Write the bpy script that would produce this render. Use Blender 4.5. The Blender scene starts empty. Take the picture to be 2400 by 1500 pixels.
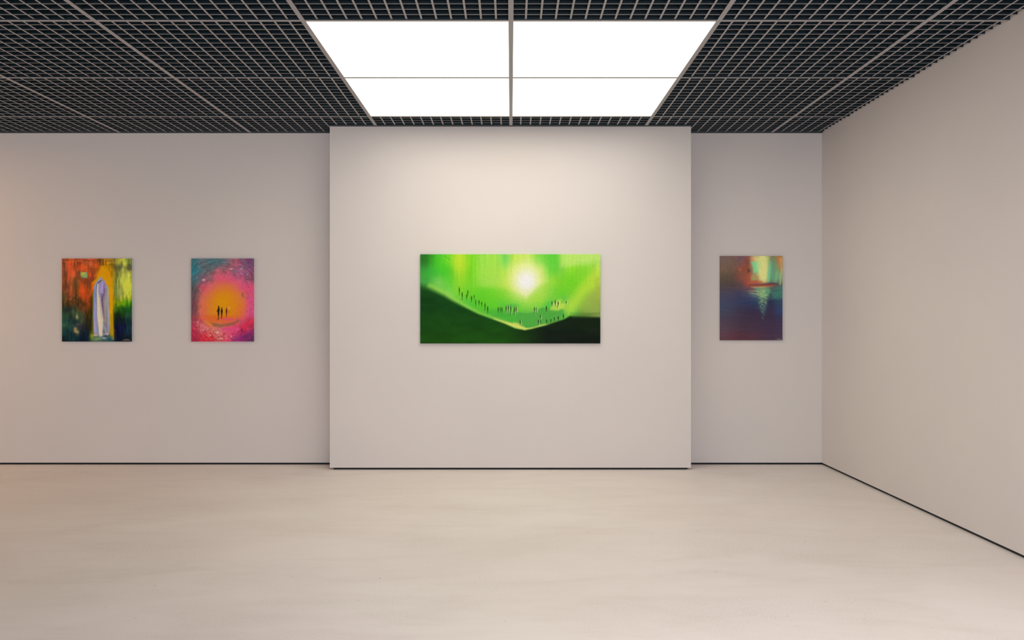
import bpy, math
import numpy as np

# ------------------------------------------------------------------ camera, world, exposure
scene = bpy.context.scene
COL = scene.collection
EYE = 1.338                      # camera height
F_PX = 2068.0                    # focal length in pixels of the 2400 px wide frame
cam_data = bpy.data.cameras.new('camera')
cam_data.sensor_width = 36.0
cam_data.lens = F_PX * 36.0 / 2400.0
cam_data.shift_x = 2.5 / 2400.0
cam_data.shift_y = -0.5 / 2400.0
cam_data.clip_start = 0.05
cam = bpy.data.objects.new('camera', cam_data)
COL.objects.link(cam)
cam.location = (0, 0, EYE)
cam.rotation_euler = (math.radians(90), 0, 0)
scene.camera = cam

world = bpy.data.worlds.new('world')
scene.world = world
world.use_nodes = True
bg = world.node_tree.nodes['Background']
bg.inputs['Color'].default_value = (0.5, 0.55, 0.65, 1)
bg.inputs['Strength'].default_value = 0.02

vs = scene.view_settings
vs.view_transform = 'Standard'
vs.look = 'None'
vs.exposure = 0.05
vs.gamma = 1.0
vs.use_curve_mapping = False

PANEL_COLOR = (1.0, 0.95, 0.81) 
PANEL_STRENGTH = 2.85 # the seen ceiling panels; fill sources below add to them
FILL_REAR_COLOR = (1.0, 0.97, 0.96)  # unseen panel cluster above the camera, added as fill
FILL_REAR_STRENGTH = 6.2 
SIDE_COLOR = (1.0, 0.61, 0.26) 
SIDE_STRENGTH = 1.75 
FILL_WIN_REAR_COLOR = (0.76, 0.88, 1.0) 
FILL_WIN_REAR_STRENGTH = 10.6 # added glowing panes behind the camera, fill for the walls
FILL_WIN_SIDE_COLOR = (1.0, 0.93, 0.90) 
FILL_WIN_SIDE_STRENGTH = 1.9 # added glowing panes in the unseen left wall, side fill

# ------------------------------------------------------------------ room dimensions
ZG = EYE + 1.724                 # underside of the main ceiling runners
ZM = ZG + 0.006                  # underside of the small grille blades
BAY = 1.2
CELL = BAY / 14
Y0 = 5.0896                      # a runner line
YB = 8.149                       # back wall
YC = 7.870                       # face of the projecting centre wall
XR = 2.871                       # right wall
XL = -7.8
YR = -6.4
CX0, CX1 = -1.6155, 1.606        # centre wall sides
GAP = 0.0185                     # shadow gap at the foot of the walls


# ------------------------------------------------------------------ helpers
def lin(c):
    r = []
    for v in c[:3]:
        v = v / 255.0
        r.append(v / 12.92 if v <= 0.04045 else ((v + 0.055) / 1.055) ** 2.4)
    return tuple(r) + (1.0,)


class MB:
    """collects boxes and polygons into one mesh"""
    def __init__(self):
        self.v, self.f, self.m = [], [], []

    def box(self, x0, x1, y0, y1, z0, z1, mats=(0, 0, 0, 0, 0, 0)):
        # mats order: bottom, top, front(-y), back(+y), left(-x), right(+x)
        n = len(self.v)
        self.v += [(x0, y0, z0), (x1, y0, z0), (x1, y1, z0), (x0, y1, z0),
                   (x0, y0, z1), (x1, y0, z1), (x1, y1, z1), (x0, y1, z1)]
        fs = [(0, 3, 2, 1), (4, 5, 6, 7), (0, 1, 5, 4), (2, 3, 7, 6), (3, 0, 4, 7), (1, 2, 6, 5)]
        for f, m in zip(fs, mats):
            self.f.append(tuple(n + i for i in f))
            self.m.append(m)
        return self

    def build(self, name, mats, parent=None, bevel=0.0):
        me = bpy.data.meshes.new(name)
        me.from_pydata(self.v, [], self.f)
        if not isinstance(mats, (list, tuple)):
            mats = [mats]
        for m in mats:
            me.materials.append(m)
        me.polygons.foreach_set('material_index', self.m)
        me.update()
        o = bpy.data.objects.new(name, me)
        COL.objects.link(o)
        if parent:
            o.parent = parent
        if bevel:
            b = o.modifiers.new('bevel', 'BEVEL')
            b.width = bevel
            b.segments = 2
            b.limit_method = 'ANGLE'
        return o


def empty(name, loc=(0, 0, 0)):
    o = bpy.data.objects.new(name, None)
    o.empty_display_size = 0.1
    COL.objects.link(o)
    o.location = loc
    return o


def structure(o, label=None, cat=None):
    o['kind'] = 'structure'
    if label:
        o['label'] = label
    if cat:
        o['category'] = cat
    return o


def tag(o, label, cat, group=None):
    o['label'] = label
    o['category'] = cat
    if group:
        o['group'] = group
    return o


def new_mat(name, color=(128, 128, 128), rough=0.6, spec=0.5):
    m = bpy.data.materials.new(name)
    m.use_nodes = True
    b = m.node_tree.nodes['Principled BSDF']
    b.inputs['Base Color'].default_value = lin(color)
    b.inputs['Roughness'].default_value = rough
    b.inputs['Specular IOR Level'].default_value = spec
    return m


def N(m, kind, **kw):
    n = m.node_tree.nodes.new(kind)
    for k, v in kw.items():
        setattr(n, k, v)
    return n


def L(m, a, b):
    m.node_tree.links.new(a, b)


# ------------------------------------------------------------------ materials
def plaster(name, color):
    m = new_mat(name, color, 0.85, 0.2)
    b = m.node_tree.nodes['Principled BSDF']
    tc = N(m, 'ShaderNodeTexCoord')
    n1 = N(m, 'ShaderNodeTexNoise')
    n1.inputs['Scale'].default_value = 0.9
    n1.inputs['Detail'].default_value = 3
    L(m, tc.outputs['Object'], n1.inputs['Vector'])
    r = N(m, 'ShaderNodeValToRGB')
    c = lin(color)
    r.color_ramp.elements[0].position = 0.3
    r.color_ramp.elements[0].color = (c[0] * 0.975, c[1] * 0.975, c[2] * 0.985, 1)
    r.color_ramp.elements[1].position = 0.7
    r.color_ramp.elements[1].color = (min(c[0] * 1.02, 1), c[1] * 1.015, c[2], 1)
    L(m, n1.outputs['Fac'], r.inputs['Fac'])
    L(m, r.outputs['Color'], b.inputs['Base Color'])
    n2 = N(m, 'ShaderNodeTexNoise')
    n2.inputs['Scale'].default_value = 220
    n2.inputs['Detail'].default_value = 2
    L(m, tc.outputs['Object'], n2.inputs['Vector'])
    bp = N(m, 'ShaderNodeBump')
    bp.inputs['Strength'].default_value = 0.04
    bp.inputs['Distance'].default_value = 0.002
    L(m, n2.outputs['Fac'], bp.inputs['Height'])
    L(m, bp.outputs['Normal'], b.inputs['Normal'])
    return m


def concrete():
    m = new_mat('polished_concrete', (214, 205, 196), 0.45, 0.35)
    nt = m.node_tree
    b = nt.nodes['Principled BSDF']
    tc = N(m, 'ShaderNodeTexCoord')

    def mapping(sx, sy, off=0.0):
        mp = N(m, 'ShaderNodeMapping')
        mp.inputs['Scale'].default_value = (sx, sy, 1)
        mp.inputs['Location'].default_value = (off, off * 0.7, 0)
        L(m, tc.outputs['Object'], mp.inputs['Vector'])
        return mp

    def noise(mp, scale, detail, rough=0.5, dist=0.0):
        n = N(m, 'ShaderNodeTexNoise')
        n.inputs['Scale'].default_value = scale
        n.inputs['Detail'].default_value = detail
        n.inputs['Roughness'].default_value = rough
        n.inputs['Distortion'].default_value = dist
        L(m, mp.outputs['Vector'], n.inputs['Vector'])
        return n

    def ramp(fac, p0, c0, p1, c1):
        r = N(m, 'ShaderNodeValToRGB')
        r.color_ramp.elements[0].position = p0
        r.color_ramp.elements[0].color = c0
        r.color_ramp.elements[1].position = p1
        r.color_ramp.elements[1].color = c1
        L(m, fac, r.inputs['Fac'])
        return r

    def mul(a, c):
        x = N(m, 'ShaderNodeMix', data_type='RGBA', blend_type='MULTIPLY')
        x.inputs[0].default_value = 1.0
        L(m, a, x.inputs[6])
        L(m, c, x.inputs[7])
        return x

    # broad trowelled clouds
    cl = noise(mapping(0.55, 0.8, 3.1), 1.3, 6, 0.6, 0.6)
    base = ramp(cl.outputs['Fac'], 0.32, lin((236, 225, 219)), 0.62, lin((242, 233, 228)))
    # streaky sweeps lying across the view
    sw = noise(mapping(0.45, 1.5, 8.4), 2.3, 7, 0.62, 1.2)
    s_r = ramp(sw.outputs['Fac'], 0.33, (0.955, 0.95, 0.945, 1), 0.50, (1, 1, 1, 1))
    c1 = mul(base.outputs['Color'], s_r.outputs['Color'])
    # fine sandy grain, in patches
    gr = noise(mapping(1, 1, 1.2), 130, 3, 0.75)
    g_r = ramp(gr.outputs['Fac'], 0.32, (0.72, 0.70, 0.68, 1), 0.50, (1, 1, 1, 1))
    pa = noise(mapping(0.6, 1.0, 5.0), 1.1, 4, 0.6, 0.4)
    p_r = ramp(pa.outputs['Fac'], 0.44, (0, 0, 0, 1), 0.62, (1, 1, 1, 1))
    gm = N(m, 'ShaderNodeMix', data_type='RGBA', blend_type='MULTIPLY')
    L(m, p_r.outputs['Color'], gm.inputs[0])
    L(m, c1.outputs[2], gm.inputs[6])
    L(m, g_r.outputs['Color'], gm.inputs[7])
    # sparse dark pits
    vo = N(m, 'ShaderNodeTexVoronoi')
    vo.inputs['Scale'].default_value = 11.0
    vo.inputs['Randomness'].default_value = 1.0
    wn = noise(mapping(1, 1, 0), 14, 2)
    wm = N(m, 'ShaderNodeMix', data_type='RGBA', blend_type='ADD')
    wm.inputs[0].default_value = 0.05
    L(m, tc.outputs['Object'], wm.inputs[6])
    L(m, wn.outputs['Color'], wm.inputs[7])
    L(m, wm.outputs[2], vo.inputs['Vector'])
    v_r = ramp(vo.outputs['Distance'], 0.03, (0.66, 0.64, 0.62, 1), 0.09, (1, 1, 1, 1))
    pm = N(m, 'ShaderNodeMix', data_type='RGBA', blend_type='MULTIPLY')
    pp = ramp(wn.outputs['Fac'], 0.50, (0, 0, 0, 1), 0.62, (1, 1, 1, 1))
    L(m, pp.outputs['Color'], pm.inputs[0])
    L(m, gm.outputs[2], pm.inputs[6])
    L(m, v_r.outputs['Color'], pm.inputs[7])
    L(m, pm.outputs[2], b.inputs['Base Color'])
    rr = N(m, 'ShaderNodeMapRange')
    rr.inputs['To Min'].default_value = 0.34
    rr.inputs['To Max'].default_value = 0.52
    L(m, cl.outputs['Fac'], rr.inputs['Value'])
    L(m, rr.outputs['Result'], b.inputs['Roughness'])
    bp = N(m, 'ShaderNodeBump')
    bp.inputs['Strength'].default_value = 0.12
    bp.inputs['Distance'].default_value = 0.002
    L(m, gr.outputs['Fac'], bp.inputs['Height'])
    L(m, bp.outputs['Normal'], b.inputs['Normal'])
    return m


def emission(name, color, strength):
    m = bpy.data.materials.new(name)
    m.use_nodes = True
    nt = m.node_tree
    nt.nodes.clear()
    out = nt.nodes.new('ShaderNodeOutputMaterial')
    e = nt.nodes.new('ShaderNodeEmission')
    e.inputs['Color'].default_value = tuple(color) + (1,)
    e.inputs['Strength'].default_value = strength
    nt.links.new(e.outputs[0], out.inputs[0])
    return m


M_WALL = plaster('matt_wall_paint', (222, 214, 211))
M_FLOOR = concrete()
M_DARK = new_mat('black_anodised_metal', (24, 30, 36), 0.6, 0.3)
M_PLENUM = new_mat('black_plenum_paint', (10, 13, 16), 0.9, 0.1)
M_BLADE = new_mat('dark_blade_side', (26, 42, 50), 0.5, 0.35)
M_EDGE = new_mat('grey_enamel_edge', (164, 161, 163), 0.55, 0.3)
M_PANEL = emission('luminous_acrylic', PANEL_COLOR, PANEL_STRENGTH)
M_PANEL_SIDE = emission('luminous_acrylic_side', SIDE_COLOR, SIDE_STRENGTH)
M_PANEL_FILL = emission('luminous_panel_fill', FILL_REAR_COLOR, FILL_REAR_STRENGTH)

# ------------------------------------------------------------------ room shell
structure(MB().box(XL - 0.2, XR + 0.2, YR - 0.2, YB + 0.2, -0.12, 0.0).build('floor', M_FLOOR))
structure(MB().box(XL, XR, YB, YB + 0.15, GAP, ZG).build('wall_back', M_WALL))
structure(MB().box(XR, XR + 0.15, YR, YB, GAP, ZG + 0.6).build('wall_right', M_WALL))
structure(MB().box(XL - 0.15, XL, YR, YB, GAP, ZG + 0.6).build('wall_left', M_WALL))
structure(MB().box(XL, XR, YR - 0.15, YR, GAP, ZG + 0.6).build('wall_rear', M_WALL))
structure(MB().box(CX0, CX1, YC, YB, GAP, ZG).build('wall_center', M_WALL))

structure(MB().box(XL, XR + 0.14, YB + 0.025, YB + 0.15, 0, GAP).build('baseboard_back', M_DARK))
structure(MB().box(XR + 0.012, XR + 0.14, YR, YB + 0.025, 0, GAP).build('baseboard_right', M_DARK))
structure(MB().box(XL - 0.14, XL - 0.02, YR, YB, 0, GAP).build('baseboard_left', M_DARK))
structure(MB().box(XL, XR, YR - 0.14, YR - 0.02, 0, GAP).build('baseboard_rear', M_DARK))
structure(MB().box(CX0 + 0.03, CX1 - 0.03, YC + 0.025, YB + 0.02, 0, GAP).build('baseboard_center', M_DARK))
# dark closing strips where the walls meet the open grille
YF = YC - 0.05
structure(MB().box(CX0, CX1, YF, YB, ZG + 0.0005, ZG + 0.09).build('trim_center', M_BLADE))
tb = MB()
tb.box(XL, CX0, YB - 0.038, YB + 0.15, ZG + 0.0005, ZG + 0.6)
tb.box(CX1, XR - 0.001, YB - 0.038, YB + 0.15, ZG + 0.0005, ZG + 0.6)
tb.box(CX0, CX1, YB, YB + 0.15, ZG + 0.0005, ZG + 0.6)
structure(tb.build('trim_back', M_BLADE))

# added glowing windows behind the camera and at far left, out of view, for fill


def fill_window(name, axis, pos, a0, a1, z0, z1, pane_mat, n):
    w = structure(empty(name))
    t = 0.05

    def bx(mb, p0, p1, q0, q1, r0, r1):
        if axis == 'y':
            mb.box(p0, p1, q0, q1, r0, r1)
        else:
            mb.box(q0, q1, p0, p1, r0, r1)
        return mb
    fr = MB()
    bx(fr, a0, a1, pos, pos + 0.06, z0, z0 + t)
    bx(fr, a0, a1, pos, pos + 0.06, z1 - t, z1)
    bx(fr, a0, a0 + t, pos, pos + 0.06, z0 + t, z1 - t)
    bx(fr, a1 - t, a1, pos, pos + 0.06, z0 + t, z1 - t)
    fr.build('fill_window_frame', M_DARK, w)
    step = (a1 - a0) / n
    for i in range(1, n):
        bx(MB(), a0 + i * step - 0.02, a0 + i * step + 0.02, pos, pos + 0.06, z0 + t, z1 - t).build('mullion', M_DARK, w)
    for i in range(n):
        lo = a0 + i * step + (t if i == 0 else 0.02)
        hi = a0 + (i + 1) * step - (t if i == n - 1 else 0.02)
        bx(MB(), lo, hi, pos + 0.02, pos + 0.035, z0 + t, z1 - t).build('fill_pane', pane_mat, w)
    return w


M_FILL_WIN_REAR = emission('fill_emission_rear', FILL_WIN_REAR_COLOR, FILL_WIN_REAR_STRENGTH)
M_FILL_WIN_SIDE = emission('fill_emission_left', FILL_WIN_SIDE_COLOR, FILL_WIN_SIDE_STRENGTH)
fill_window('fill_window_1', 'y', YR, -1.8, 2.6, 0.25, 2.5, M_FILL_WIN_REAR, 4)
fill_window('fill_window_2', 'x', XL, -0.5, 6.5, 0.25, 2.3, M_FILL_WIN_SIDE, 5)

# ------------------------------------------------------------------ ceiling: dark slab, runners, open-cell grilles
ceil = structure(MB().box(XL, XR, YR, YB, 0.60, 0.70).build('ceiling', M_PLENUM))
ceil.location = (0, 0, ZG)

RW = 0.0145            # half width of a runner
RH = 0.075
BW = 0.0058            # half width of a blade running away from the camera
BC = 0.0044            # half width of a cross blade
BH = 0.052


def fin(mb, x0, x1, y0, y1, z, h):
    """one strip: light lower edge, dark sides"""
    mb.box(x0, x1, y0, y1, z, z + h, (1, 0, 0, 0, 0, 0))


cols = [i * BAY for i in range(-7, 3)]                 # left edge of each bay
rows = [Y0 + j * BAY for j in range(-5, 3)]            # near edge of each bay


def part_at(mb, name, mats):
    o = mb.build(name, mats, ceil)
    o.location = (0, 0, -ZG)
    return o


for x in cols:
    y1 = YF if CX0 < x < CX1 else YB - 0.038
    mb = MB()
    fin(mb, x - RW, x + RW, rows[0], y1, ZG, RH)
    part_at(mb, 'ceiling_runner', [M_BLADE, M_EDGE])
for y in rows:
    mb = MB()
    xe = XR
    fin(mb, cols[0], xe, y - RW, y + RW, ZG + 0.0004, RH)
    part_at(mb, 'cross_runner', [M_BLADE, M_EDGE])


def grille_mesh(w, d, ylimit=None, cut=None):
    """blades of one bay with its corner at the origin; cut = (x0, x1, y) closes blades above the centre wall"""
    mb = MB()
    n = 14
    for i in range(1, n):
        x = i * CELL
        if x > w - 0.01:
            break
        d1 = d
        if cut and cut[0] < x < cut[1]:
            d1 = min(d, cut[2])
        fin(mb, x - BW, x + BW, RW, d1, 0.006, BH)
    for i in range(1, n):
        y = i * CELL
        if y > d - 0.01:
            break
        if cut and y > cut[2]:
            if cut[0] > 0:
                fin(mb, 0, cut[0], y - BC, y + BC, 0.0064, BH)
            if cut[1] < w:
                fin(mb, cut[1], w, y - BC, y + BC, 0.0064, BH)
        else:
            fin(mb, 0, w, y - BC, y + BC, 0.0064, BH)
    return mb


clusters = [(-1.2, Y0, 'center'), (-7.2, Y0, 'left'), (0.0, Y0 - 4 * BAY, 'rear')]  # rear cluster is out of view, put in to brighten the walls


def in_cluster(x, y):
    for cx, cy, _ in clusters:
        if cx - 0.01 < x < cx + 2 * BAY - 0.01 and cy - 0.01 < y < cy + 2 * BAY - 0.01:
            return True
    return False


full = None
for x in cols:
    for y in rows:
        if in_cluster(x, y):
            continue
        w = min(BAY, XR - x)
        last = y > rows[-1] - 0.01
        d = (YB - 0.038 - y) if last else BAY
        if not last and w == BAY:
            if full is None:
                full = grille_mesh(BAY, BAY - RW).build('ceiling_grille', [M_BLADE, M_EDGE], ceil)
                o = full
            else:
                o = full.copy()
                COL.objects.link(o)
                o.parent = ceil
        else:
            cut = None
            if last and x + w > CX0 and x < CX1:
                cut = (max(0, CX0 - x), min(w, CX1 - x), YF - y)
            o = grille_mesh(w, d if last else BAY - RW, cut=cut).build('ceiling_grille', [M_BLADE, M_EDGE], ceil)
        o.location = (x, y, 0)

# ------------------------------------------------------------------ luminous ceiling panels (centre seen, left inferred, rear cluster added as fill)
PLAB = {
    ('center', 0, 0): 'glowing white ceiling panel, near left one of the four lit squares overhead',
    ('center', 1, 0): 'glowing white ceiling panel, near right one of the four lit squares overhead',
    ('center', 0, 1): 'glowing white ceiling panel, far left one of the four lit squares, above the projecting wall',
    ('center', 1, 1): 'glowing white ceiling panel, far right one of the four lit squares, above the projecting wall',
}


def light_panel(x, y, which, i, j):
    t = empty('ceiling_light', (x + BAY / 2, y + BAY / 2, ZG - 0.002))
    h = BAY / 2 - RW
    diffuser = MB().box(-h, h, -h, h, 0.004, 0.012, (0, 1, 1, 1, 1, 1)).build(
        'diffuser', [{'center': M_PANEL, 'left': M_PANEL_SIDE, 'rear': M_PANEL_FILL}[which], M_PLENUM], t)
    MB().box(-h, h, -h, h, 0.0125, 0.075).build('housing', M_BLADE, t)
    lab = PLAB.get((which, i, j))
    if lab is None:
        place = {'left': 'in the cluster by the left wall', 'rear': 'in the unseen fill cluster added above the camera'}[which]
        lab = 'glowing white ceiling panel, %s %s one %s' % (('near', 'far')[j], ('left', 'right')[i], place)
    tag(t, lab, 'ceiling light', 'glowing ceiling panels')


for cx, cy, which in clusters:
    for i in range(2):
        for j in range(2):
            light_panel(cx + i * BAY, cy + j * BAY, which, i, j)

#PAINTINGS#
# ------------------------------------------------------------------ paintings
# Each canvas is a stretched panel whose front is a fine grid; the pigment colour is computed by the
# functions below (layers of washes, strokes and noise) and read by the material as a colour attribute.


def _hash(ix, iy, seed):
    h = (ix.astype(np.int64) * 374761393 + iy.astype(np.int64) * 668265263 + seed * 974634777) & 0xffffffff
    h = ((h ^ (h >> 13)) * 1274126177) & 0xffffffff
    h = (h ^ (h >> 16)) & 0xffffffff
    return h / 4294967295.0


def vnoise(x, y, seed=0):
    ix, iy = np.floor(x), np.floor(y)
    fx, fy = x - ix, y - iy
    fx, fy = fx * fx * (3 - 2 * fx), fy * fy * (3 - 2 * fy)
    a, b = _hash(ix, iy, seed), _hash(ix + 1, iy, seed)
    c, d = _hash(ix, iy + 1, seed), _hash(ix + 1, iy + 1, seed)
    return (a * (1 - fx) + b * fx) * (1 - fy) + (c * (1 - fx) + d * fx) * fy


def fbm(x, y, seed=0, octv=3):
    s, w, t = 0.0, 1.0, 0.0
    for k in range(octv):
        s = s + w * vnoise(x * 2 ** k, y * 2 ** k, seed + 17 * k)
        t += w
        w *= 0.55
    return s / t


class Canvas:
    """colour field over measuring coordinates X, Y (box x0,y0,x1,y1), nx by ny samples"""
    def __init__(self, box, nx, ny):
        x0, y0, x1, y1 = box
        self.box, self.nx, self.ny = box, nx, ny
        self.X, self.Y = np.meshgrid(np.linspace(x0, x1, nx), np.linspace(y0, y1, ny))
        self.C = np.zeros((ny, nx, 3))

    def wash(self, grid, warp=0.0, wx=40.0, wy=40.0, seed=1):
        g = np.array(grid, float)
        gh, gw = g.shape[:2]
        x0, y0, x1, y1 = self.box
        X = self.X + warp * (fbm(self.X / wx, self.Y / wy, seed) - 0.5) * 2
        Y = self.Y + warp * (fbm(self.X / wx, self.Y / wy, seed + 5) - 0.5) * 2
        u = np.clip((X - x0) / (x1 - x0) * gw - 0.5, 0, gw - 1.001)
        v = np.clip((Y - y0) / (y1 - y0) * gh - 0.5, 0, gh - 1.001)
        iu, iv = u.astype(int), v.astype(int)
        fu, fv = (u - iu)[..., None], (v - iv)[..., None]
        fu, fv = fu * fu * (3 - 2 * fu) * 0.5 + fu * 0.5, fv * fv * (3 - 2 * fv) * 0.5 + fv * 0.5
        self.C = (g[iv, iu] * (1 - fu) + g[iv, iu + 1] * fu) * (1 - fv) + \
                 (g[iv + 1, iu] * (1 - fu) + g[iv + 1, iu + 1] * fu) * fv

    def mix(self, a, col):
        a = np.clip(a, 0, 1)[..., None]
        self.C = self.C * (1 - a) + np.array(col, float) * a

    def blob(self, x, y, rx, ry, col, a=1.0, hard=1.0, ragged=0.0, seed=3):
        d = np.sqrt(((self.X - x) / rx) ** 2 + ((self.Y - y) / ry) ** 2)
        if ragged:
            d = d + ragged * (fbm(self.X / (rx * 0.35), self.Y / (ry * 0.35), seed) - 0.5)
        self.mix(a * np.clip((1.0 - d) * 2 * hard + 0.5 * (hard > 1), 0, 1) if hard > 1 else a * np.exp(-d * d * 1.2), col)

    def poly(self, pts, col, soft=6.0, a=1.0):
        self.mix(a * np.clip(0.5 - self.sdf(pts) / soft, 0, 1), col)

    def sdf(self, pts):
        n = len(pts)
        d = np.full(self.X.shape, 1e9)
        inside = np.zeros(self.X.shape, bool)
        for i in range(n):
            ax, ay = pts[i]
            bx, by = pts[(i + 1) % n]
            d = np.minimum(d, self.seg(ax, ay, bx, by)[0])
            cond = (ay > self.Y) != (by > self.Y)
            xs = (bx - ax) * (self.Y - ay) / ((by - ay) if by != ay else 1e-9) + ax
            inside ^= cond & (self.X < xs)
        return np.where(inside, -d, d)

    def seg(self, ax, ay, bx, by):
        vx, vy = bx - ax, by - ay
        t = np.clip(((self.X - ax) * vx + (self.Y - ay) * vy) / (vx * vx + vy * vy + 1e-9), 0, 1)
        return np.hypot(self.X - ax - t * vx, self.Y - ay - t * vy), t

    def stroke(self, pts, w, col, soft=6.0, a=1.0, rag=0.0):
        best = np.full(self.X.shape, 1e9)
        n = len(pts) - 1
        ws = w if isinstance(w, (list, tuple)) else [w] * (n + 1)
        for i in range(n):
            d, t = self.seg(*pts[i], *pts[i + 1])
            best = np.minimum(best, d - (ws[i] * (1 - t) + ws[i + 1] * t))
        if rag:
            best = best + rag * (fbm(self.X / 9, self.Y / 30, 77) - 0.5) * 2
        self.mix(a * np.clip(0.5 - best / soft, 0, 1), col)

    def person(self, x, y0, y1, w, col, a=1.0, soft=3.0, lean=0.0):
        """small standing silhouette: head, shoulders, legs tapering to the feet"""
        h = y1 - y0
        self.blob(x + lean, y0 + h * 0.075, w * 0.42, h * 0.09, col, a, hard=1.6)
        self.poly([(x - w * 0.26 + lean, y0 + h * 0.11), (x + w * 0.26 + lean, y0 + h * 0.11), (x + w * 0.62 + lean, y0 + h * 0.20),
                   (x + w * 0.75, y0 + h * 0.30), (x + w * 0.62, y0 + h * 0.52), (x + w * 0.30, y0 + h * 0.75),
                   (x + w * 0.22, y1), (x - w * 0.28, y1), (x - w * 0.30, y0 + h * 0.75),
                   (x - w * 0.58, y0 + h * 0.52), (x - w * 0.72, y0 + h * 0.30), (x - w * 0.60 + lean, y0 + h * 0.20)], col, soft, a)

    def soften(self, times):
        for _ in range(times):
            P = np.pad(self.C, ((1, 1), (1, 1), (0, 0)), 'edge')
            P = (P[:-2] + 2 * P[1:-1] + P[2:]) / 4
            self.C = (P[:, :-2] + 2 * P[:, 1:-1] + P[:, 2:]) / 4

    def modulate(self, n, amt):
        self.C = self.C * (1 + amt * (n - 0.5) * 2)[..., None]


def paint_ghost():
    """two robed shapes in a yellow glow between a red and a green ground"""
    c = Canvas((95, 105, 1152, 1370), 164, 196)
    g = [
     [(150,75,45),(195,85,45),(160,75,40),(165,75,45),(150,75,40),(190,85,50),(110,70,30),(170,110,30),(165,120,35),(140,130,50),(190,190,70),(120,130,60)],
     [(135,70,45),(205,85,45),(160,70,35),(215,85,40),(150,75,40),(190,85,40),(180,90,25),(190,135,10),(150,115,20),(90,90,50),(160,165,70),(90,90,60)],
     [(125,70,45),(195,85,45),(200,90,45),(190,85,45),(205,80,40),(150,70,35),(190,120,10),(220,150,5),(170,125,20),(115,115,50),(150,150,65),(190,195,80)],
     [(120,65,40),(185,85,45),(110,70,35),(140,65,35),(130,65,35),(150,70,35),(200,150,10),(215,150,10),(185,140,15),(130,130,60),(165,175,70),(200,205,75)],
     [(115,65,40),(150,80,45),(100,70,35),(180,75,35),(120,60,30),(215,95,20),(205,150,0),(205,150,0),(190,145,10),(125,130,60),(160,165,70),(210,215,70)],
     [(110,65,40),(145,70,40),(105,65,30),(205,80,30),(150,70,30),(160,85,20),(190,140,0),(200,150,0),(195,150,5),(120,130,65),(165,170,75),(200,210,70)],
     [(85,65,35),(140,70,40),(80,60,30),(180,75,30),(165,70,30),(80,60,10),(150,130,40),(190,140,0),(190,140,0),(110,125,50),(165,170,65),(175,185,50)],
     [(75,60,30),(85,55,25),(90,55,30),(85,60,30),(150,65,30),(60,45,10),(150,130,40),(190,140,0),(195,145,5),(110,130,20),(115,155,10),(70,135,20)],
     [(50,60,35),(35,45,45),(60,60,35),(110,65,35),(85,50,25),(55,45,10),(150,130,40),(190,140,0),(190,145,10),(55,95,20),(30,85,30),(30,85,30)],
     [(40,70,50),(45,60,40),(60,80,55),(70,75,50),(60,45,20),(50,45,10),(150,130,40),(190,140,0),(190,145,10),(20,40,20),(30,60,25),(35,70,45)],
     [(35,65,55),(30,50,50),(35,60,60),(70,75,50),(40,35,25),(55,50,15),(150,130,40),(190,140,0),(150,125,10),(15,25,30),(20,35,35),(25,50,50)],
     [(50,90,65),(35,65,55),(50,60,60),(45,45,55),(35,35,25),(65,60,15),(150,130,40),(160,130,10),(140,120,15),(15,15,50),(20,25,55),(25,50,60)],
     [(30,65,60),(20,45,50),(60,60,50),(20,35,50),(15,30,40),(75,70,20),(150,130,40),(150,130,10),(130,110,20),(12,14,45),(15,25,50),(25,45,60)],
     [(20,35,40),(20,45,50),(15,45,50),(15,25,45),(15,30,45),(95,110,45),(120,140,90),(60,90,90),(40,70,60),(12,18,40),(15,25,30),(20,30,35)]]
    c.wash(g, 26, 70, 110, 4)
    # blotchy scumble, mostly vertical in the lower half and horizontal near the top
    c.modulate(fbm(c.X / 22, c.Y / 90, 11, 4), 0.42)
    top = np.clip((300 - c.Y) / 150, 0, 1)
    n = fbm(c.X / 120, c.Y / 16, 12, 3)
    c.C *= (1 + top * 0.6 * (n - 0.5))[..., None]
    n = fbm(c.X / 28, c.Y / 36, 21, 4)
    c.mix(np.clip((n - 0.60) * 6, 0, 1) * 0.65 * (c.Y > 620) * (c.Y < 900) * (c.X < 520), (52, 42, 26))
    for x, y, rx, ry, col in [(205, 320, 26, 110, (222, 88, 46)), (440, 245, 52, 34, (228, 92, 36)),
                              (190, 200, 30, 80, (205, 85, 45)), (385, 560, 34, 90, (210, 80, 32)),
                              (440, 660, 60, 90, (190, 72, 28)), (620, 200, 24, 50, (212, 84, 44)),
                              (505, 340, 8, 66, (218, 84, 50)), (285, 470, 18, 70, (92, 66, 34)),
                              (470, 470, 70, 40, (118, 60, 32)), (290, 705, 20, 20, (48, 46, 30)),
                              (215, 690, 22, 14, (60, 56, 34)), (165, 890, 34, 40, (32, 38, 52)),
                              (430, 800, 22, 30, (66, 42, 28)), (470, 860, 60, 40, (112, 60, 26)),
                              (270, 910, 18, 50, (80, 110, 66)), (350, 330, 30, 44, (96, 58, 44))]:
        c.blob(x, y, rx, ry, col, 0.8, ragged=0.5)
    # little square opening
    c.poly([(378, 308), (484, 303), (486, 398), (400, 404), (378, 360)], (120, 158, 100), 8)
    c.poly([(392, 316), (450, 312), (446, 352), (410, 372)], (196, 178, 66), 10, 0.9)
    c.stroke([(405, 340), (440, 345), (440, 328)], 3, (150, 140, 20), 5, 0.7)
    c.stroke([(452, 318), (470, 360), (440, 384)], 6, (150, 185, 130), 8, 0.7)
    c.stroke([(384, 312), (486, 305), (490, 340)], 3, (112, 62, 22), 6, 0.8)
    c.stroke([(390, 385), (412, 402), (440, 398)], 4, (70, 90, 66), 6, 0.8)
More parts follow.
